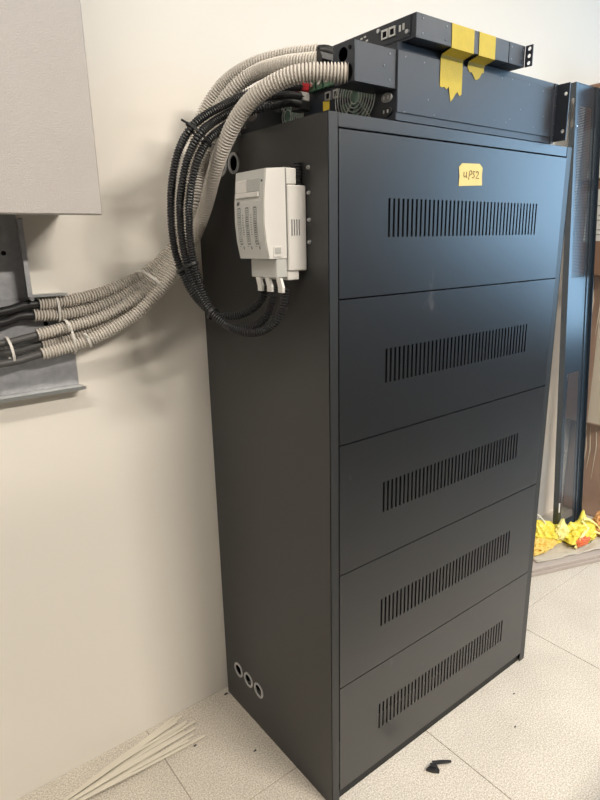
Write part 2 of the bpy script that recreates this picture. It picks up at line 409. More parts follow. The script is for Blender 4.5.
finish('mounting_ear', ear, M['ups'], ups)
# rear panel (faces left) with two fan openings
FANS = [(-0.387, 1.664), (-0.152, 1.664)]
rp = B().plate(rect(UY0+0.001, UY1-0.001, UZ0+0.001, UZ1-0.001), [circle(y, z, 0.056, 28) for y, z in FANS], 0.0012, lambda u, v, w: (UX0+0.001-w*1.0-0.0012, u, v))
finish('rear_panel', rp, M['ups'], ups)
for y, z in FANS:
    fb = B()
    for k in range(7):
        r = 0.014 + k*0.0078
        fb.tube([(UX0-0.005, y + r*math.cos(2*math.pi*i/28), z + r*math.sin(2*math.pi*i/28)) for i in range(28)], 0.0011, 5, closed=True)
    for a in (45, 135, 225, 315):
        c, s_ = math.cos(math.radians(a)), math.sin(math.radians(a))
        fb.tube([(UX0-0.0035, y+c*0.012, z+s_*0.012), (UX0-0.0035, y+c*0.066, z+s_*0.066)], 0.0012, 5)
    g = finish('fan_guard', fb, M['wire'], ups, smooth=True)
    fan = B().cyl((UX0+0.0035, y, z), (UX0+0.0008, y, z), 0.018, n=18)
    for k in range(7):
        a = 2*math.pi*k/7
        p = [Vector((UX0+0.0013, y+math.cos(a+t)*r, z+math.sin(a+t)*r)) for r, t in ((0.017, 0), (0.052, 0.2), (0.052, 0.75), (0.017, 0.55))]
        q = [v + Vector((0.0012, 0, 0)) for v in p]
        vs = [fan.bm.verts.new(v) for v in p + q]
        for f in ((0,1,2,3), (7,6,5,4), (0,4,5,1), (1,5,6,2), (2,6,7,3), (3,7,4,0)): fan.bm.faces.new([vs[i] for i in f])
    finish('fan_blades', fan, M['pcb'], ups)
# ports, terminals, sockets, sticker on the rear panel
for y, z in ((-0.299, 1.681), (-0.326, 1.681)):
    p = finish('network_port', B().plate(rect(y-0.009, y+0.009, z-0.0085, z+0.0085), [rect(y-0.0058, y+0.0058, z-0.0055, z+0.0055)], 0.004, lambda u, v, w: (UX0-0.0045-w, u, v)), M['wire'], ups)
    finish('port_opening', B().box(UX0-0.003, UX0-0.0008, y-0.0055, y+0.0055, z-0.005, z+0.005), M['void'], p)
for k, y in enumerate((-0.252, -0.277, -0.302, -0.324)):
    tb = finish('terminal_block', B().box(UX0-0.010, UX0-0.0008, y-0.0095, y+0.0095, 1.698, 1.722, 0.001), M['green'], ups)
    finish('terminal_screw', B().cyl((UX0-0.012, y, 1.712), (UX0-0.0095, y, 1.712), 0.005, n=10), M['wire'], tb)
finish('warning_sticker', B().box(UX0-0.0022, UX0-0.0007, -0.302, -0.281, 1.654, 1.673), M['sticker'], ups)
for z, mm in ((1.645, 'ring'), (1.620, 'black_plastic')):
    so = finish('power_socket', B().prism([(-0.478 + 0.014*math.cos(a*math.pi/8), z + 0.009*math.sin(a*math.pi/8)) for a in range(16)], 'x', UX0-0.0045, UX0-0.0008), M[mm], ups)
    finish('socket_pins', B().box(UX0-0.0060, UX0-0.0048, -0.485, -0.482, z-0.003, z+0.003).box(UX0-0.0060, UX0-0.0048, -0.474, -0.471, z-0.003, z+0.003), M['wire'], so)
# cable entry box screwed to the rear of the unit
GB = (0.068, 0.1775, UY0+0.003, -0.440, 1.658, 1.7255)
gb = B().plate(rect(GB[2], GB[3], GB[4], GB[5]), [circle(-0.468, 1.7075, 0.0125, 20), circle(-0.4785, 1.6745, 0.0158, 20)], 0.0015, lambda u, v, w: (GB[0]-w, u, v))
gb.box(GB[0]+0.0005, GB[1], GB[2], GB[2]+0.0015, GB[4], GB[5])
gb.box(GB[0]+0.0005, GB[1], GB[2]+0.0016, GB[3], GB[5]-0.0015, GB[5])
gb.box(GB[0]+0.0005, GB[1], GB[2]+0.0016, GB[3], GB[4], GB[4]+0.0015)
gb.box(GB[0]+0.0005, GB[1], GB[3]-0.0015, GB[3], GB[4]+0.0016, GB[5]-0.0016)
gbx = finish('cable_entry_box', gb, M['ups'], ups)
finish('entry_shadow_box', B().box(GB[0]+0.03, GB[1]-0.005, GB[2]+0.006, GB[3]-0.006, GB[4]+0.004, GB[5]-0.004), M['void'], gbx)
for x, z in ((0.16, 1.716), (0.145, 1.694), (0.16, 1.671)): finish('screw', B().cyl((x, GB[2]+0.0005, z), (x, GB[2]-0.0012, z), 0.0018, n=10), M['screw_dark'], gbx)
finish('entry_screw', B().cyl((GB[0]+0.0005, -0.487, 1.7155), (GB[0]-0.002, -0.487, 1.7155), 0.0035, n=10), M['void'], gbx)
finish('terminal_cover', B().box(0.055, UX0-0.001, -0.128, -0.040, UZ0, 1.704, 0.002), M['black_plastic'], ups)
for x, z in ((0.20, 1.716), (0.20, 1.618), (0.255, 1.714), (0.27, 1.648), (0.29, 1.622), (0.52, 1.722), (0.56, 1.724), (0.56, 1.64), (0.50, 1.632), (0.545, 1.632), (0.69, 1.716), (0.63, 1.722), (0.70, 1.66), (0.66, 1.632), (0.725, 1.63), (0.60, 1.665)):
    finish('screw', B().cyl((x, UY0-0.0005, z), (x, UY0-0.0016, z), 0.0015, n=8), M['screw_dark'], ups)
for z in (1.622, 1.648, 1.690, 1.716):
    finish('screw', B().cyl((0.751, UY0-0.0009, z), (0.751, UY0-0.002, z), 0.0015, n=8), M['screw_dark'], ups)

# ------------------------------------------------------------------ slim rack module on the UPS
CX0, CX1, CY0, CY1, CZ0, CZ1 = 0.197, 0.560, -0.530, -0.085, 1.7425, 1.7855
swt = thing('rack_module', 'slim dark grey rack module resting on the wide power unit', 'rack module', ((CX0+CX1)/2, (CY0+CY1)/2, CZ0))
finish('chassis', B().box(CX0, 0.4985, CY0, CY1, CZ0, CZ1, 0.001).box(0.4995, CX1, CY0-0.0005, CY1, CZ0, CZ1, 0.001), M['ups'], swt)
finish('mounting_ear', B().plate(rect(CY0-0.019, CY0-0.001, CZ0, CZ1), [circle(CY0-0.0105, z, 0.0044, 12) for z in (CZ0+0.007, (CZ0+CZ1)/2, CZ1-0.007)], 0.0025, lambda u, v, w: (CX1-w, u, v)), M['ups'], swt)
pp = finish('port_plate', B().box(CX0-0.002, CX0-0.0002, -0.517, -0.428, CZ0+0.005, CZ1-0.003), M['ups'], swt)
for y in (-0.452, -0.472):
    finish('network_port', B().plate(rect(y-0.0085, y+0.0085, 1.7575, 1.7745), [rect(y-0.0055, y+0.0055, 1.7605, 1.7710)], 0.003, lambda u, v, w: (CX0-0.0052-w, u, v)), M['wire'], pp)
    finish('port_opening', B().box(CX0-0.0040, CX0-0.0022, y-0.0055, y+0.0055, 1.7605, 1.7710), M['void'], pp)
finish('usb_port', B().box(CX0-0.0035, CX0-0.0022, -0.494, -0.489, 1.761, 1.772), M['wire'], pp)
finish('usb_port', B().box(CX0-0.0035, CX0-0.0022, -0.503, -0.498, 1.762, 1.773), M['grey_plastic'], pp)
for y, z in ((-0.4345, 1.776), (-0.511, 1.756)):
    finish('thumb_screw', B().cyl((CX0-0.002, y, z), (CX0-0.006, y, z), 0.004, n=10), M['steel'], pp)
dots = B()
for y, z in ((-0.372, 1.774), (-0.382, 1.776), (-0.392, 1.777), (-0.378, 1.767), (-0.390, 1.767), (-0.398, 1.769), (-0.385, 1.762), (-0.395, 1.763)):
    dots.box(CX0-0.0008, CX0-0.0002, y-0.003, y+0.003, z-0.0015, z+0.0015)
finish('port_lettering', dots, M['white_print'], swt)
for x, z in ((0.215, 1.777), (0.285, 1.776), (0.215, 1.752), (0.285, 1.752), (0.508, 1.776), (0.508, 1.752), (0.552, 1.776), (0.552, 1.752)):
    finish('screw', B().cyl((x, CY0+0.0002, z), (x, CY0-0.0015, z), 0.0017, n=8), M['screw_dark'], swt)

def tape(name, label, x0, x1, pts_yz, ragged, seam=None):
    """strip of tape folded over the rack module and hanging on the unit below; ragged = torn end (offsets in z)"""
    b = B(); n = len(ragged)
    xs_ = [x0 + (x1-x0)*i/(n-1) for i in range(n)]
    rows = [[(x + dx, y, z) for x in xs_] for (y, z, dx) in pts_yz]
    last = pts_yz[-1]
    rows.append([(x + last[2]*1.3, last[0], last[1] - ragged[i]) for i, x in enumerate(xs_)])
    V = [[b.bm.verts.new(p) for p in r] for r in rows]
    for r in range(len(V)-1):
        for i in range(n-1): b.bm.faces.new((V[r][i], V[r][i+1], V[r+1][i+1], V[r+1][i]))
    bmesh.ops.recalc_face_normals(b.bm, faces=b.bm.faces)
    bmesh.ops.solidify(b.bm, geom=b.bm.faces[:], thickness=0.0004)
    return tag(finish(name, b, M['tape']), label, 'tape', 'strips of yellow tape')
yf, yb = CY0 - 0.0012, UY0 - 0.0022
prof = [(CY0+0.10, CZ1+0.0010, 0.0), (CY0+0.002, CZ1+0.0010, 0.0), (yf, CZ1-0.001, 0.0), (yf, CZ0+0.006, 0.001), (yf, CZ0-0.0012, 0.001), (yb-0.003, UZ1-0.0045, 0.0015), (yb, UZ1-0.010, 0.002)]
tape('tape_strip', 'longer wider yellow tape strip over the slim rack module, with a torn double tail', 0.301, 0.373, prof, [0.053, 0.054, 0.052, 0.056, 0.050, 0.078, 0.072, 0.063, 0.056, 0.064, 0.060])
tape('tape_strip', 'shorter narrower yellow tape strip over the slim rack module, right of the longer one', 0.390, 0.447, prof, [0.006, 0.014, 0.012, 0.020, 0.026, 0.024, 0.020, 0.010, 0.008])

# ------------------------------------------------------------------ fused switch on the cabinet side
sw = thing('fuse_switch', 'white fused switch disconnector screwed to the left side of the black cabinet', 'switch', (-0.03, -0.38, 1.30))
y0, y1 = -0.433, -0.328           # near and far side
finish('base_housing', B().box(-0.045, -0.0005, y0-0.004, y1, 1.318, 1.478, 0.002).box(-0.046, -0.0200, y0, y1, 1.479, 1.509, 0.002), M['white_plastic'], sw)
fl = B()
for k in range(4): fl.box(-0.038+0.006*k, -0.036+0.006*k, y0-0.0052, y0-0.0038, 1.385, 1.415)
finish('vent_slots', fl, M['print'], sw)
# front cover: a bulging profile in side view
prof_c = [(-0.046, 1.3425), (-0.088, 1.3425), (-0.0945, 1.375), (-0.0975, 1.410), (-0.0965, 1.448), (-0.0935, 1.475), (-0.090, 1.5055), (-0.046, 1.509)]
cv = B().prism(prof_c, 'y', y0, y1)
cover = finish('front_cover', cv, M['white_plastic'], sw)
face = [(p[0]-0.0008, p[1]) for p in prof_c[1:7]]
fb = B()
A = [fb.bm.verts.new((x, y0+0.006, z)) for x, z in face]; C = [fb.bm.verts.new((x, y1-0.002, z)) for x, z in face]
A2 = [fb.bm.verts.new((x+0.0012, y0+0.006, z)) for x, z in face]; C2 = [fb.bm.verts.new((x+0.0012, y1-0.002, z)) for x, z in face]
for i in range(len(face)-1):
    fb.bm.faces.new((A[i], A[i+1], C[i+1], C[i])); fb.bm.faces.new((A2[i], C2[i], C2[i+1], A2[i+1]))
    fb.bm.faces.new((A[i], A2[i], A2[i+1], A[i+1])); fb.bm.faces.new((C[i], C[i+1], C2[i+1], C2[i]))
fp = finish('face_plate', fb, M['grey_plastic'], cover)
def fx(z):
    for (xa, za), (xb, zb) in zip(face, face[1:]):
        if za <= z <= zb: return xa + (xb-xa)*(z-za)/(zb-za)
    return face[-1][0]
hd = finish('handle', B().box(fx(1.462)-0.0045, fx(1.462)-0.0003, y0+0.016, y1-0.008, 1.4565, 1.4655, 0.001), M['white_plastic'], sw)
hd['label'] = 'white pull handle'
finish('window_left', B().box(fx(1.480)-0.004, fx(1.480)+0.003, y1-0.045, y1-0.008, 1.4660, 1.4890, 0.001), M['white_plastic'], sw).name = 'viewing_window'
finish('viewing_window', B().box(fx(1.480)-0.0025, fx(1.480)+0.003, y0+0.018, y1-0.046, 1.4665, 1.4900, 0.001), M['mid_plastic'], sw)
finish('lock_hole', B().cyl((fx(1.4845)-0.0003, y0+0.0105, 1.4845), (fx(1.4845)-0.0012, y0+0.0105, 1.4845), 0.0022, n=10), M['print_dark'], sw)
logo = B()
for k in range(2):
    yl = y1 - 0.010 - 0.005*k
    logo.bm.faces.new([logo.bm.verts.new(p) for p in ((fx(1.446)-0.0006, yl, 1.4435+0.001*k), (fx(1.446)-0.0006, yl-0.004, 1.4435+0.001*k), (fx(1.452)-0.0006, yl-0.0055, 1.4505), (fx(1.452)-0.0006, yl-0.002, 1.4505))])
finish('maker_mark', logo, M['print_dark'], fp)
# printed columns: three rounded outlines, terminal numbers, little circuit lines
pr = B(); pl = B()
def dash(b, ya, yb_, za, zb):
    b.bm.faces.new([b.bm.verts.new(p) for p in ((fx(za)-0.0006, ya, za), (fx(za)-0.0006, yb_, za), (fx(zb)-0.0006, yb_, zb), (fx(zb)-0.0006, ya, zb))])
for k, yc in enumerate((y1-0.018, y1-0.046, y1-0.074)):
    w = 0.0058
    zlist = [1.371 + 0.0075*i for i in range(9)] + [1.438]
    for i in range(len(zlist)-1):
        dash(pr, yc-w, yc-w+0.0012, zlist[i], zlist[i+1]); dash(pr, yc+w-0.0012, yc+w, zlist[i], zlist[i+1])
    dash(pr, yc-w+0.001, yc+w-0.001, 1.437, 1.4395); dash(pr, yc-w+0.001, yc+w-0.001, 1.3695, 1.372)
    for i in range(15):
        z = 1.375 + i*0.0041; wd = random.choice((0.0022, 0.0032, 0.0040))
        dash(pl if random.random() < (0.85, 0.45, 0.3)[k] else pr, yc-wd, yc+wd, z, z+0.0023)
    dash(pr, yc-0.008, yc-0.004, 1.3605, 1.3660); dash(pr, yc+0.0035, yc+0.0075, 1.3655, 1.3670)
    if k < 2:
        for i in range(9):
            z = 1.388 + i*0.0045; yq = yc - 0.0135
            dash(pr if k == 0 else pl, yq-0.003*random.random()-0.0012, yq+0.0025, z, z+0.0016)
finish('printed_diagram', pr, M['print'], fp)['kind'] = 'stuff'; finish('printed_lettering', pl, M['print_light'], fp)['kind'] = 'stuff'
finish('latch', B().box(-0.080, -0.060, y0-0.0014, y0+0.001, 1.3455, 1.3660, 0.0005), M['white_plastic'], sw)
finish('latch_recess', B().box(-0.077, -0.063, y0-0.0022, y0-0.0015, 1.3520, 1.3630), M['mid_plastic'], sw)
finish('cover_joint', B().box(-0.0475, -0.0462, y0-0.0008, y0+0.004, 1.3430, 1.508), M['print'], sw)
finish('terminal_shroud', B().box(-0.072, -0.0465, y0+0.001, y1-0.014, 1.3055, 1.3420, 0.0015), M['grey_plastic'], sw)
finish('terminal_shroud', B().box(-0.046, -0.018, y0, y1, 1.3000, 1.3175, 0.0015), M['white_plastic'], sw)
for yc in (-0.369, -0.402, -0.440):
    finish('terminal_clip', B().prism([(yc+0.012, 1.3055), (yc-0.002, 1.3055), (yc-0.009, 1.288), (yc-0.008, 1.278), (yc+0.006, 1.278), (yc+0.006, 1.288)], 'x', -0.072, -0.066), M['white_plastic'], sw)
for z in (1.510, 1.464, 1.414, 1.372):
    finish('screw', B().cyl((0.0002, -0.4455, z), (-0.004, -0.4455, z), 0.0045, 0.0030, n=12), M['steel'], sw)

# ------------------------------------------------------------------ black corrugated hoses (loop from the switch to the UPS)
HOSES = [
 ([(-0.058,-0.369,1.289), (-0.062,-0.362,1.262), (-0.074,-0.341,1.239), (-0.095,-0.31,1.224), (-0.12,-0.278,1.226), (-0.14,-0.247,1.248), (-0.155,-0.218,1.288), (-0.165,-0.195,1.345), (-0.17,-0.191,1.402), (-0.17,-0.197,1.462), (-0.17,-0.215,1.51), (-0.16,-0.229,1.556), (-0.145,-0.257,1.594), (-0.11,-0.258,1.621), (-0.072,-0.258,1.641), (-0.025,-0.253,1.664), (0.02,-0.269,1.682), (0.09,-0.256,1.697), (0.14,-0.245,1.706)],
  'black corrugated hose with the red plug, outermost of the three in the loop', 'red', (1.6985, 1.7165)),
 ([(-0.058,-0.401,1.284), (-0.062,-0.394,1.252), (-0.07,-0.379,1.221), (-0.088,-0.352,1.202), (-0.11,-0.325,1.201), (-0.13,-0.291,1.221), (-0.145,-0.258,1.258), (-0.155,-0.23,1.309), (-0.16,-0.217,1.371), (-0.16,-0.214,1.438), (-0.16,-0.232,1.489), (-0.15,-0.246,1.54), (-0.135,-0.27,1.58), (-0.095,-0.254,1.608), (-0.055,-0.248,1.63), (-0.01,-0.248,1.654), (0.025,-0.276,1.666), (0.09,-0.259,1.681), (0.14,-0.244,1.687)],
  'black corrugated hose with the white plug, middle one of the three in the loop', 'white_label', (1.6780, 1.6965)),
 ([(-0.058,-0.441,1.284), (-0.062,-0.435,1.249), (-0.07,-0.418,1.219), (-0.085,-0.385,1.197), (-0.105,-0.347,1.195), (-0.122,-0.305,1.211), (-0.137,-0.272,1.246), (-0.145,-0.246,1.303), (-0.15,-0.233,1.365), (-0.15,-0.234,1.431), (-0.15,-0.251,1.483), (-0.14,-0.264,1.531), (-0.112,-0.259,1.571), (-0.08,-0.255,1.595), (-0.04,-0.246,1.618), (0.0,-0.251,1.639), (0.035,-0.275,1.65), (0.095,-0.259,1.666), (0.14,-0.243,1.671)],
  'black corrugated hose with a black plug, innermost of the three in the loop', 'black_plastic', (1.6590, 1.6760)),
]
for pts, label, pm, (za, zb) in HOSES:
    b, sp = corrugated(pts, 0.0086, 0.0056, 12, 0.34)
    h = thing('corrugated_hose', label, 'hose', tuple(pts[3]), 'black hoses looping from the white switch')
    finish('hose_tube', b, M['black_plastic'], h)
    pg = finish('plug', B().box(0.138, UX0-0.012 if pm != 'x' else 0, -0.247, -0.212, za, zb, 0.002), M[pm], h)
    if pm in ('red', 'white_label'):
        pg['label'] = 'red plug' if pm == 'red' else 'white plug'
        finish('plug_groove', B().box(0.142, 0.150, -0.2476, -0.2468, (za+zb)/2-0.001, (za+zb)/2+0.001), M['print_dark'], pg)
def tie(name, label, loop, r, m, tail=None, head=None, flat=(0.45, 1.5)):
    b = B(); n = len(loop)
    b.tube(loop, r, 6, closed=True)
    if head: b.box(head[0]-0.004, head[0]+0.004, head[1]-0.004, head[1]+0.004, head[2]-0.003, head[2]+0.003)
    if tail: b.tube(tail, r*0.8, 6)
    return tag(finish(name, b, m), label, 'cable tie', None)
def loop_around(c, t, ra, rb, up=(0, 0, 1), n=20):
    c = Vector(c); t = Vector(t).normalized(); a = (Vector(up) - t*Vector(up).dot(t)).normalized(); b_ = t.cross(a)
    return [c + a*ra*math.cos(2*math.pi*i/n) + b_*rb*math.sin(2*math.pi*i/n) for i in range(n)]
def tie_at(label, idx, m, extra=0.003, tail=None):
    """tie around the three hoses at path point idx"""
    P = [Vector(HOSES[k][0][idx[k]]) for k in range(3)]
    t = (Vector(HOSES[1][0][idx[1]+1]) - Vector(HOSES[1][0][idx[1]-1])).normalized()
    c = (P[0] + P[2]) / 2; v = P[2] - P[0]; v -= t*v.dot(t)
    lp_ = loop_around(c, t, v.length/2 + 0.0105 + extra, 0.0125 + extra, up=v)
    tl = None
    if tail: tl = [Vector(lp_[0]), Vector(lp_[0]) + Vector(tail)]
    b = B()
    for off in (-0.0015, 0.0015): b.tube([p + t*off for p in lp_], 0.0017, 6, closed=True)
    if tail:
        p0 = min(lp_, key=lambda p: p.x); b.tube([p0, p0 + Vector(tail)], 0.0022, 6)
    tag(finish('cable_tie', b, m), label, 'cable tie')
tie_at('black cable tie with a stub tail round the three hoses near the cabinet top', (12, 12, 12), M['black_plastic'], 0.001, tail=(-0.010, 0.004, 0.006))
tie_at('black cable tie round the three hoses at the left side of the loop', (7, 7, 7), M['black_plastic'], 0.001)
tie_at('black cable tie round the three hoses at the bottom of the loop', (5, 5, 5), M['black_plastic'], 0.001)
# hose ends coming out behind the top of the switch
for k, yc in enumerate((-0.356, -0.386, -0.4215)):
    b, sp = corrugated([(-0.0098, yc, 1.4795), (-0.0098, yc, 1.490), (-0.0098, yc, 1.500), (-0.0098, yc, 1.5145 + 0.003*k)], 0.0088, 0.0056, 12, 0.3)
    tag(finish('hose_end', b, M['black_plastic']), ('short black hose end behind the switch top, farthest from the cabinet front', 'short black hose end behind the switch top, middle of three', 'short black hose end behind the switch top, nearest the cabinet front')[k], 'hose', 'hose ends at the switch top')

# ------------------------------------------------------------------ grey corrugated conduits, wall tray to UPS
CON = [
 ([(-0.41,-0.004,1.253), (-0.347,-0.004,1.255), (-0.273,-0.004,1.267), (-0.191,-0.005,1.292), (-0.132,-0.007,1.323), (-0.079,-0.01,1.371), (-0.046,-0.015,1.442), (-0.032,-0.025,1.518), (-0.028,-0.048,1.588), (-0.012,-0.062,1.656), (0.02,-0.11,1.719), (0.05,-0.183,1.748), (0.09,-0.251,1.758), (0.13,-0.321,1.756)],
  (0.0136, 0.0158), 'grey corrugated conduit, top row at the wall tray, arching highest over the cabinet corner'),
 ([(-0.423,-0.004,1.229), (-0.35,-0.004,1.227), (-0.277,-0.008,1.238), (-0.199,-0.02,1.268), (-0.145,-0.03,1.3), (-0.093,-0.045,1.355), (-0.055,-0.055,1.424), (-0.045,-0.097,1.505), (-0.045,-0.129,1.566), (-0.04,-0.16,1.63), (-0.02,-0.211,1.682), (0.01,-0.26,1.712), (0.03,-0.338,1.715), (0.06,-0.405,1.711)],
  (0.0136, 0.0160), 'grey corrugated conduit, second row at the wall tray, ending at the black cable gland'),
 ([(-0.423,-0.012,1.187), (-0.357,-0.014,1.198), (-0.285,-0.022,1.214), (-0.209,-0.04,1.249), (-0.155,-0.05,1.283), (-0.108,-0.062,1.335), (-0.076,-0.075,1.391), (-0.07,-0.114,1.459), (-0.06,-0.12,1.534), (-0.050,-0.165,1.590), (-0.025,-0.190,1.632), (0.02,-0.195,1.650), (0.05,-0.180,1.652)],
  (0.0136, 0.0150), 'grey corrugated conduit, third row at the wall tray, partly hidden by the black hoses'),
 ([(-0.413,0.005,1.163), (-0.354,0.005,1.172), (-0.279,0.0,1.193), (-0.2,-0.012,1.227), (-0.146,-0.025,1.267), (-0.09,-0.035,1.331), (-0.054,-0.048,1.389), (-0.035,-0.058,1.463), (-0.030,-0.085,1.540), (-0.022,-0.105,1.600), (0.0,-0.140,1.640), (0.05,-0.158,1.640)],
  (0.0136, 0.0150), 'grey corrugated conduit, rearmost of the two lowest rows at the wall tray'),
 ([(-0.423,-0.03,1.147), (-0.368,-0.034,1.156), (-0.298,-0.046,1.176), (-0.222,-0.062,1.214), (-0.168,-0.074,1.259), (-0.117,-0.088,1.317), (-0.072,-0.102,1.386), (-0.065,-0.156,1.457), (-0.07,-0.202,1.51), (-0.07,-0.25,1.564), (-0.06,-0.305,1.62), (-0.04,-0.362,1.655), (0.0,-0.424,1.675), (0.068,-0.482,1.674)],
  (0.0138, 0.0178), 'grey corrugated conduit in front of the others, plugged into the cable entry box'),
]
for pts, r, label in CON:
    b, sp = corrugated(pts, r, 0.0064, 18, 0.36)
    tag(finish('corrugated_conduit', b, M['conduit']), label, 'conduit', 'grey conduits between the wall tray and the power unit')
# black cable glands that take the two upper conduits
finish('cable_gland', B().cyl((0.056, -0.4045, 1.7105), (UX0-0.0006, -0.400, 1.7085), 0.0175, n=8), M['black_plastic'], ups)
tag(finish('power_cable', B().tube(smooth_path([(0.1305, -0.322, 1.7562), (0.142, -0.334, 1.7555), (0.153, -0.344, 1.748), (0.158, -0.349, 1.732), (0.158, -0.352, 1.712), (0.166, -0.353, 1.700), (0.1762, -0.353, 1.698)], 0.006), 0.0125, 12), M['black_rubber'], smooth=True), 'thick black cable leaving the highest grey conduit at the back of the power unit', 'cable')

# ------------------------------------------------------------------ cable tray on the wall with its cables
tray = thing('cable_tray', 'galvanised steel cable tray fixed to the wall under the grey box', 'cable tray', (-0.60, WY, 1.05))
TB = WY - 0.0005
tv = B().plate(rect(-0.80, -0.4265, 1.264, 1.440), [], 0.0015, lambda u, v, w: (u, TB-0.0015-w, v))
finish('upright_plate', tv, M['zinc'], tray)
for hx, hz in ((-0.4605, 1.362), (-0.56, 1.362), (-0.395, 1.206)):
    finish('hole_disc', B().cyl((hx, TB-0.0016, hz), (hx, TB-0.0045, hz), 0.0050, n=10), M['void'], tray)  # black discs stand in for the shaded open holes in the plates
finish('upright_flange', B().box(-0.4262, -0.4245, TB-0.046, TB, 1.268, 1.432), M['zinc'], tray)
finish('flange_lip', B().box(-0.434, -0.4262, TB-0.046, TB-0.0445, 1.270, 1.430), M['zinc'], tray)
finish('cross_plate', B().plate(rect(-0.80, -0.338, 1.056, 1.2635), [], 0.0015, lambda u, v, w: (u, TB-0.0015-w, v)), M['zinc'], tray)
finish('bottom_flange', B().box(-0.80, -0.334, TB-0.040, TB, 1.0535, 1.0555), M['zinc_bright'], tray)
finish('flange_lip', B().box(-0.80, -0.334, TB-0.0415, TB-0.0400, 1.0505, 1.0585), M['zinc_bright'], tray)
finish('top_flange', B().box(-0.424, -0.352, TB-0.044, TB, 1.2715, 1.2733), M['zinc_bright'], tray)
finish('flange_lip', B().box(-0.424, -0.352, TB-0.0455, TB-0.0440, 1.2690, 1.2745), M['zinc_bright'], tray)
finish('bolt', B().cyl((-0.4275, TB-0.0455, 1.2665), (-0.4275, TB-0.050, 1.2665), 0.0045, n=10), M['steel'], tray)
finish('bolt', B().cyl((-0.424, TB-0.015, 1.345), (-0.421, TB-0.015, 1.345), 0.004, n=10), M['steel'], tray)
def cable(label, pts, r, m):
    sp = smooth_path(pts, 0.012)
    return tag(finish('power_cable', B().tube(sp, r, 12), M[m], smooth=True), label, 'cable', 'cables in the wall tray')
def away(y, z, x=-0.56, zt=1.42, dx=0.0):   # the cables turn up inside the tray towards the box above
    return [(x-0.03+dx, y, z-0.004), (x-0.075+dx, y, z+0.02), (x-0.10+dx, y-0.004, z+0.08), (x-0.105+dx, y-0.006, zt)]
for label, ci, r, m, k in (
    ('thick black cable entering the top grey conduit', 0, 0.0098, 'black_rubber', 0.00),
    ('thick black cable entering the second grey conduit', 1, 0.0098, 'black_rubber', -0.03),
    ('dark grey cable entering the third grey conduit', 2, 0.0080, 'grey_sheath', -0.06),
    ('dark grey cable entering the rearmost lower grey conduit', 3, 0.0080, 'grey_sheath', -0.09),
    ('dark grey cable entering the front lower grey conduit', 4, 0.0080, 'grey_sheath', -0.12)):
    c = CON[ci][0]; p0 = Vector(c[0]); d = (Vector(c[1]) - p0).normalized()
    cable(label, [tuple(p0 + d*0.004), tuple(p0 - d*0.03), (p0.x-0.07, p0.y, p0.z-0.010)] + away(p0.y, p0.z-0.012, dx=k), r, m)
def wrap(label, c, t, ra, rb, m, tail=None, up=(0, 0, 1), rr=0.0017):
    lp_ = loop_around(c, t, ra, rb, up); b = B(); t = Vector(t).normalized()
    for off in (-0.0012, 0.0012): b.tube([p + t*off for p in lp_], rr, 6, closed=True)
    if tail: b.tube([Vector(tail[0]), Vector(tail[1])], rr*1.1, 6)
    tag(finish('cable_tie', b, m), label, 'cable tie')
wrap('white cable tie round the two upper grey conduits at the tray', (-0.372, -0.004, 1.2405), (1, 0, 0.02), 0.0295, 0.0165, M['nylon_white'])
wrap('white cable tie round the three lower grey conduits at the tray', (-0.357, -0.014, 1.176), (1, 0, 0.15), 0.040, 0.037, M['nylon_white'], tail=((-0.360, -0.048, 1.190), (-0.366, -0.056, 1.206)))
wrap('white cable tie round the front lower grey conduit near the tray corner', (-0.325, -0.0420, 1.1675), (1, -0.16, 0.30), 0.0165, 0.0165, M['nylon_white'], tail=((-0.325, -0.058, 1.174), (-0.338, -0.060, 1.186)))
wrap('white cable tie round the dark grey cables inside the tray', (-0.483, -0.012, 1.159), (1, 0, 0.1), 0.030, 0.031, M['nylon_white'])
wrap('white cable tie round the grey conduits where they bend upwards', (-0.163, -0.040, 1.286), (0.75, 0, 0.65), 0.038, 0.054, M['nylon_white'])

# ------------------------------------------------------------------ wall box
wbx = thing('wall_box', 'large light grey textured metal box on the wall above the cable tray', 'electrical box', (-0.65, -0.09, 1.432))
finish('box_body', B().box(-1.06, -0.334, -0.155, WY-0.0005, 1.440, 2.36, 0.003), M['enclosure'], wbx)
finish('bottom_rim', B().box(-1.05, -0.342, -0.180, -0.156, 1.4345, 2.355), M['enclosure_rim'], wbx)
finish('box_door', B().box(-1.075, -0.318, -0.200, -0.181, 1.431, 2.37, 0.0025), M['enclosure'], wbx)

# ------------------------------------------------------------------ leaning perforated panel
PH, PW = 1.955, 0.190
pl_loc = Vector((1.650, -0.178, 0.0))
pan = thing('perforated_panel', 'tall narrow blue black steel panel with perforated strips leaning on the wall behind the cabinet', 'panel', tuple(pl_loc), rot=(math.radians(-3.45), math.radians(0.0), 0))
FD = 0.026
def pstrip(u0, u1, v0, v1, pitch, hole):
    b = B(); nx = int((u1-u0)/pitch); nz = int((v1-v0)/pitch)
    px = (u1-u0)/nx; pz = (v1-v0)/nz; cache = {}
    def V(i, j): 
        if (i, j) not in cache: cache[(i, j)] = b.bm.verts.new((u0+i*px, 0.004, v0+j*pz))
        return cache[(i, j)]
    for i in range(nx):
        for j in range(nz):
            cx, cz = u0+(i+0.5)*px, v0+(j+0.5)*pz; h = hole/2
            q = [b.bm.verts.new((cx+a*h, 0.004, cz+c*h)) for a, c in ((-1, -1), (1, -1), (1, 1), (-1, 1))]
            o = [V(i, j), V(i+1, j), V(i+1, j+1), V(i, j+1)]
            for k in range(4): b.bm.faces.new((o[k], o[(k+1) % 4], q[(k+1) % 4], q[k]))
    return b
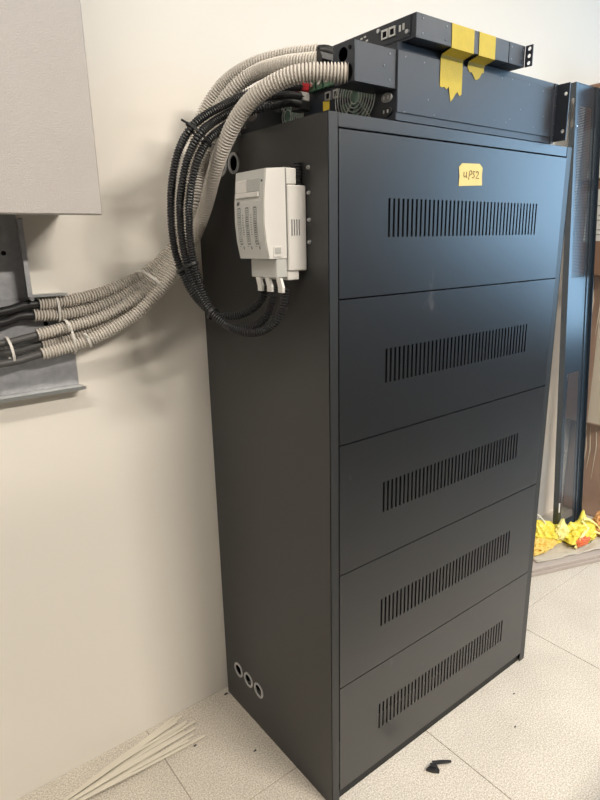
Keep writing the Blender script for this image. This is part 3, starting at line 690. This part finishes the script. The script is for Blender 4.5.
finish('left_flange', B().plate(rect(0, FD, 0, PH), [slot(0.013, 1.845, 0.012, 0.11)], 0.002, lambda u, v, w: (-w, u, v)), M['panel'], pan)
finish('front_edge', B().box(0.0022, 0.012, 0.0, 0.002, 0, PH), M['panel'], pan)
finish('right_flange', B().box(PW-0.002, PW, -0.012, FD, 0, PH).box(PW-0.034, PW-0.0022, 0.0, 0.002, 0, PH), M['panel'], pan)
finish('top_cap', B().box(0.0022, PW-0.0022, 0.0022, FD, PH-0.002, PH), M['panel'], pan)
finish('bottom_cap', B().box(0.0022, PW-0.0022, 0.0022, FD, 0, 0.002), M['panel'], pan)
U0, U1 = 0.030, PW-0.058
bl = B().box(0.0122, U0-0.0002, 0.0035, 0.0045, 0.003, PH-0.003).box(U1+0.0002, PW-0.0345, 0.0035, 0.0045, 0.003, PH-0.003)
for z0, z1 in ((1.872, PH-0.003), (0.795, 1.205), (0.003, 0.105)): bl.box(U0, U1, 0.0035, 0.0045, z0, z1)
finish('blank_plate', bl, M['panel'], pan)
finish('perforated_strip', pstrip(U0, U1, 1.206, 1.871, 0.0060, 0.0033), M['panel'], pan)
finish('perforated_strip', pstrip(U0, U1, 0.106, 0.794, 0.0060, 0.0033), M['panel'], pan)
finish('label_tag', B().box(-0.0006, 0.010, -0.0006, 0.0, 0.16, 0.205), M['white_label'], pan)
finish('bolt', B().cyl((0.012, 0.0, 1.795), (0.012, -0.003, 1.795), 0.004, n=10), M['steel'], pan)

# ------------------------------------------------------------------ cartons, bags and sheets in the corner behind
cz = [(0.0, 0.50, 'carton_film', 'film wrapped brown carton at the bottom of the stack by the leaning panel'),
      (0.501, 1.20, 'carton_film', 'film wrapped brown carton, second from the bottom of the stack by the leaning panel'),
      (1.201, 1.60, 'carton', 'brown carton with a large printed sheet, third up in the stack by the leaning panel'),
      (1.601, 1.985, 'carton', 'brown carton with a blank white sheet, topmost of the stack by the leaning panel')]
for k, (z0, z1, m, label) in enumerate(cz):
    dx = (0.165, 0.085, 0.004, 0.0)[k]
    t = thing('carton', label, 'carton', (2.15, -0.2, z0), 'stacked cartons by the leaning panel')
    finish('box_body', B().box(1.885+dx, 2.38, -0.19, WY-0.003, z0+0.0005, z1-0.0005, 0.006), M[m], t)
    finish('packing_tape', B().box(1.8842+dx, 1.8848+dx, -0.16, -0.10, z0+0.01, z1-0.01) if k in (1,) else B().box(2.1, 2.16, -0.1908, -0.1902, z0+0.01, z1-0.01), M['film'], t)
    if k == 3: finish('paper_sheet', B().box(1.8838, 1.8846, -0.175, -0.022, 1.610, 1.815), M['paper'], t)
    if k == 2:
        s_ = finish('paper_sheet', B().box(1.8878, 1.8886, -0.175, -0.030, 1.350, 1.565), M['paper'], t)
        ln = B()
        for i in range(9): ln.box(1.8872, 1.8877, -0.165, -0.075 - 0.01*(i % 3), 1.375+0.02*i, 1.379+0.02*i)
        finish('printed_lines', ln, M['print_light'], s_)
    if k in (0, 1):
        wr = B()
        for i in range(3):
            ya = -0.06 - 0.024*i + random.uniform(-0.006, 0.006); za = z1 - 0.03
            wr.tube([(1.8835+dx, ya, za), (1.8825+dx, ya-0.012, za-0.08-0.05*random.random()), (1.8838+dx, ya-0.004, za-0.20-0.08*random.random())], [0.0015, 0.003, 0.001], 6)
        finish('film_wrinkles', wr, M['film'], t)

def crumple(center, size, amp, freq, seed, sub=4, sharp=1.0, peaks=()):
    bm = bmesh.new(); bmesh.ops.create_icosphere(bm, subdivisions=sub, radius=1.0)
    off = Vector((seed*7.3, seed*3.1, seed*1.7))
    for v in bm.verts:
        d = v.co.normalized()
        n = 1.0 - abs(noise.noise(d*freq + off))*2.0
        n2 = noise.noise(d*freq*2.7 + off*2)
        r = 1.0 + amp*(n*sharp + 0.45*n2)
        p = Vector((d.x*r*size[0], d.y*r*size[1], d.z*r*size[2]))
        for (dx, dy, dz, h, w) in peaks:
            a = max(0.0, d.dot(Vector((dx, dy, dz)).normalized()))
            p += Vector((dx, dy, dz)) * h * (a ** w)
        v.co = p + Vector(center)
        if v.co.z < 0.0015 + center[2] - size[2]*0.55: v.co.z = 0.0015 + center[2] - size[2]*0.55
    return bm
# flattened carton used as a floor sheet
bd = thing('cardboard_sheet', 'flat greyish cardboard sheet on the tiles under the yellow bags', 'cardboard', (1.33, -0.254, 0), rot=(0, 0, math.radians(-19.5)))
finish('sheet_layer', B().box(-0.10, 0.50, 0.0, 0.165, 0.0005, 0.017, 0.002), M['board'], bd)
finish('sheet_layer', B().box(-0.09, 0.50, 0.003, 0.160, 0.0175, 0.034, 0.002), M['board'], bd)
def sheet(name, m, P, nu, nv, amp, freq, seed, label, cat, group=None, smooth=True):
    """crumpled sheet over a quad P of four points"""
    b = B(); P = [Vector(p) for p in P]; V = []
    for i in range(nu+1):
        row = []
        for j in range(nv+1):
            u, v = i/nu, j/nv
            p = P[0]*(1-u)*(1-v) + P[1]*u*(1-v) + P[2]*u*v + P[3]*(1-u)*v
            q = Vector((u*freq + seed, v*freq*0.6 + seed*2, seed))
            p = p + Vector((noise.noise(q)*amp*0.5, noise.noise(q+Vector((9, 1, 3)))*amp*0.5, abs(noise.noise(q*1.7))*amp*2.0))
            row.append(b.bm.verts.new(p))
        V.append(row)
    for i in range(nu):
        for j in range(nv): b.bm.faces.new((V[i][j], V[i+1][j], V[i+1][j+1], V[i][j+1]))
    bmesh.ops.recalc_face_normals(b.bm, faces=b.bm.faces); bmesh.ops.solidify(b.bm, geom=b.bm.faces[:], thickness=0.0006)
    return tag(finish(name, b, M[m], smooth=smooth), label, cat, group)
sheet('plastic_film', 'film', [(1.38, -0.235, 0.036), (1.78, -0.380, 0.036), (1.83, -0.290, 0.046), (1.44, -0.135, 0.040)], 40, 14, 0.0055, 3.5, 1.3, 'crumpled cloudy plastic film lying on the cardboard sheet', 'plastic film')
bag1 = thing('yellow_bag', 'crumpled bright yellow plastic bag lying under the foot of the leaning panel', 'bag', (1.60, -0.15, 0.04))
finish('bag_body', crumple((1.585, -0.150, 0.062), (0.085, 0.055, 0.045), 0.30, 2.6, 2, 5, 1.0, peaks=((-0.3, 0.3, 0.9, 0.035, 14),)), M['bag_yellow'], bag1)
finish('bag_flap', crumple((1.622, -0.205, 0.080), (0.040, 0.022, 0.034), 0.30, 1.9, 5, 4, 1.0, peaks=((0.2, 0.2, 1, 0.03, 10),)), M['bag_pale'], bag1)
tag(finish('yellow_net', crumple((1.500, -0.170, 0.058), (0.110, 0.045, 0.026), 0.22, 4.0, 7, 5), M['bag_orange']), 'orange yellow crumpled net lying on the cardboard sheet beside the cabinet edge', 'net')
bag2 = thing('yellow_bag', 'larger yellow plastic bag with an orange red opening on the cardboard sheet', 'bag', (1.73, -0.24, 0.04))
finish('bag_body', crumple((1.715, -0.240, 0.062), (0.078, 0.050, 0.034), 0.34, 2.4, 9, 5, 1.0, peaks=((0.62, 0.30, 0.72, 0.060, 34), (0.55, -0.2, 0.35, 0.04, 16), (-0.8, -0.3, 0.1, 0.05, 14), (-0.3, 0.4, 0.85, 0.03, 40))), M['bag_yellow'], bag2)
finish('bag_opening', crumple((1.660, -0.285, 0.064), (0.052, 0.016, 0.020), 0.22, 3.0, 4, 4), M['bag_red'], bag2)
b = B()
for pts in ([(1.750, -0.235, 0.125), (1.775, -0.255, 0.118), (1.790, -0.285, 0.095), (1.800, -0.315, 0.065)], [(1.745, -0.235, 0.115), (1.745, -0.265, 0.090), (1.765, -0.300, 0.075), (1.800, -0.330, 0.060)], [(1.60, -0.285, 0.050), (1.63, -0.287, 0.078), (1.68, -0.280, 0.094), (1.735, -0.270, 0.100)]):
    b.tube(smooth_path(pts, 0.01), 0.0065, 8, flat=(0.35, 1.0, (0, -0.6, 0.8)))
finish('bag_handle', b, M['bag_pale'], bag2)
tag(finish('orange_net_bag', crumple((1.885, -0.292, 0.072), (0.090, 0.060, 0.068), 0.16, 5.0, 12, 5), M['mesh_orange']), 'orange net bag heaped on the floor at the foot of the cartons', 'net bag')
cord = B().tube(smooth_path([(1.395, -0.085, 0.005), (1.405, -0.088, 0.070), (1.435, -0.094, 0.135), (1.470, -0.100, 0.170), (1.510, -0.110, 0.178), (1.550, -0.125, 0.165), (1.580, -0.140, 0.130), (1.592, -0.150, 0.098)], 0.008), 0.0035, 8)
tag(finish('white_cord', cord, M['nylon_white'], smooth=True), 'short white cord curving over the yellow bag by the cabinet edge', 'cord')

# ------------------------------------------------------------------ long nylon strips on the floor by the wall
fan = [(-0.172, 0.012), (-0.160, 0.000), (-0.178, -0.012), (-0.152, -0.026), (-0.168, -0.034), (-0.142, -0.046), (-0.172, -0.056), (-0.150, -0.066), (-0.205, -0.068), (-0.160, -0.082), (-0.186, -0.094), (-0.130, -0.112), (-0.215, -0.022)]
places = ['nearest the wall', 'second from the wall', 'third from the wall', 'fourth from the wall', 'fifth from the wall', 'sixth from the wall', 'seventh from the wall', 'middle of the fan', 'short one mid fan', 'fourth from the outer edge', 'third from the outer edge', 'outermost, lying apart from the bundle', 'topmost, crossing over the others']
for k, (ex, ey) in enumerate(fan):
    s0 = Vector((-0.545 - 0.02*random.random(), -0.070 - 0.0022*k, 0)); e = Vector((ex, ey, 0))
    mid = (s0 + e)/2 + Vector((0, random.uniform(-0.006, 0.006), 0))
    zb = 0.0014 + 0.0030*(k % 4)
    s0 = Vector((s0.x, s0.y, zb + 0.003)); e.z = 0.0012 + 0.0022*(k % 3); mid.z = zb + 0.004
    sp = smooth_path([s0, s0.lerp(mid, 0.5), mid, mid.lerp(e, 0.5), e], 0.02)
    b = B(); V = []
    for i, p in enumerate(sp):
        t = (sp[min(i+1, len(sp)-1)] - sp[max(i-1, 0)]).normalized(); n_ = Vector((-t.y, t.x, 0)).normalized()*0.0042*(1 if i > 0 else 0.9)
        V.append([b.bm.verts.new(p + n_), b.bm.verts.new(p - n_), b.bm.verts.new(p - n_ + Vector((0, 0, 0.0009))), b.bm.verts.new(p + n_ + Vector((0, 0, 0.0009)))])
    for i in range(len(V)-1):
        for j in range(4): b.bm.faces.new((V[i][j], V[i][(j+1) % 4], V[i+1][(j+1) % 4], V[i+1][j]))
    b.bm.faces.new(V[0]); b.bm.faces.new(list(reversed(V[-1])))
    tag(finish('nylon_strip', b, M['nylon']), 'pale nylon strip on the floor by the wall, ' + places[k], 'cable strip', 'nylon strips fanned out on the floor')

# ------------------------------------------------------------------ scraps on the floor
b = B()
b.prism([(0.262, -0.582), (0.270, -0.597), (0.283, -0.610), (0.289, -0.606), (0.296, -0.586), (0.288, -0.580)], 'z', 0.0008, 0.007)
b.prism([(0.288, -0.586), (0.330, -0.612), (0.334, -0.608), (0.318, -0.594), (0.292, -0.577)], 'z', 0.0072, 0.0105)
b.prism([(0.272, -0.586), (0.282, -0.598), (0.288, -0.588), (0.282, -0.580)], 'z', 0.0072, 0.013)
tag(finish('plastic_scrap', b, M['black_plastic']), 'torn piece of black plastic lying on the tiles in front of the cabinet', 'scrap')
for (x, y, s, lab) in ((-0.012, -0.006, 0.007, 'dark crumb on the floor at the rear corner of the cabinet'), (-0.182, -0.120, 0.005, 'dark crumb on the floor beside the nylon strips'), (-0.059, -0.241, 0.005, 'dark crumb on the floor left of the cabinet side'), (0.687, -0.573, 0.004, 'tiny dark crumb on the tiles near the right end of the cabinet'), (0.576, -0.648, 0.004, 'tiny dark crumb on the tiles farther out from the cabinet')):
    bm = bmesh.new(); bmesh.ops.create_icosphere(bm, subdivisions=2, radius=1)
    for v in bm.verts:
        n_ = 1 + 0.4*noise.noise(v.co*1.7 + Vector((x*50, y*50, 0))); v.co = Vector((x + v.co.x*s*n_, y + v.co.y*s*0.55*n_, max(0.0004, 0.0018 + v.co.z*0.0022*n_)))
    tag(finish('crumb', bm, M['grey_sheath']), lab, 'crumb')
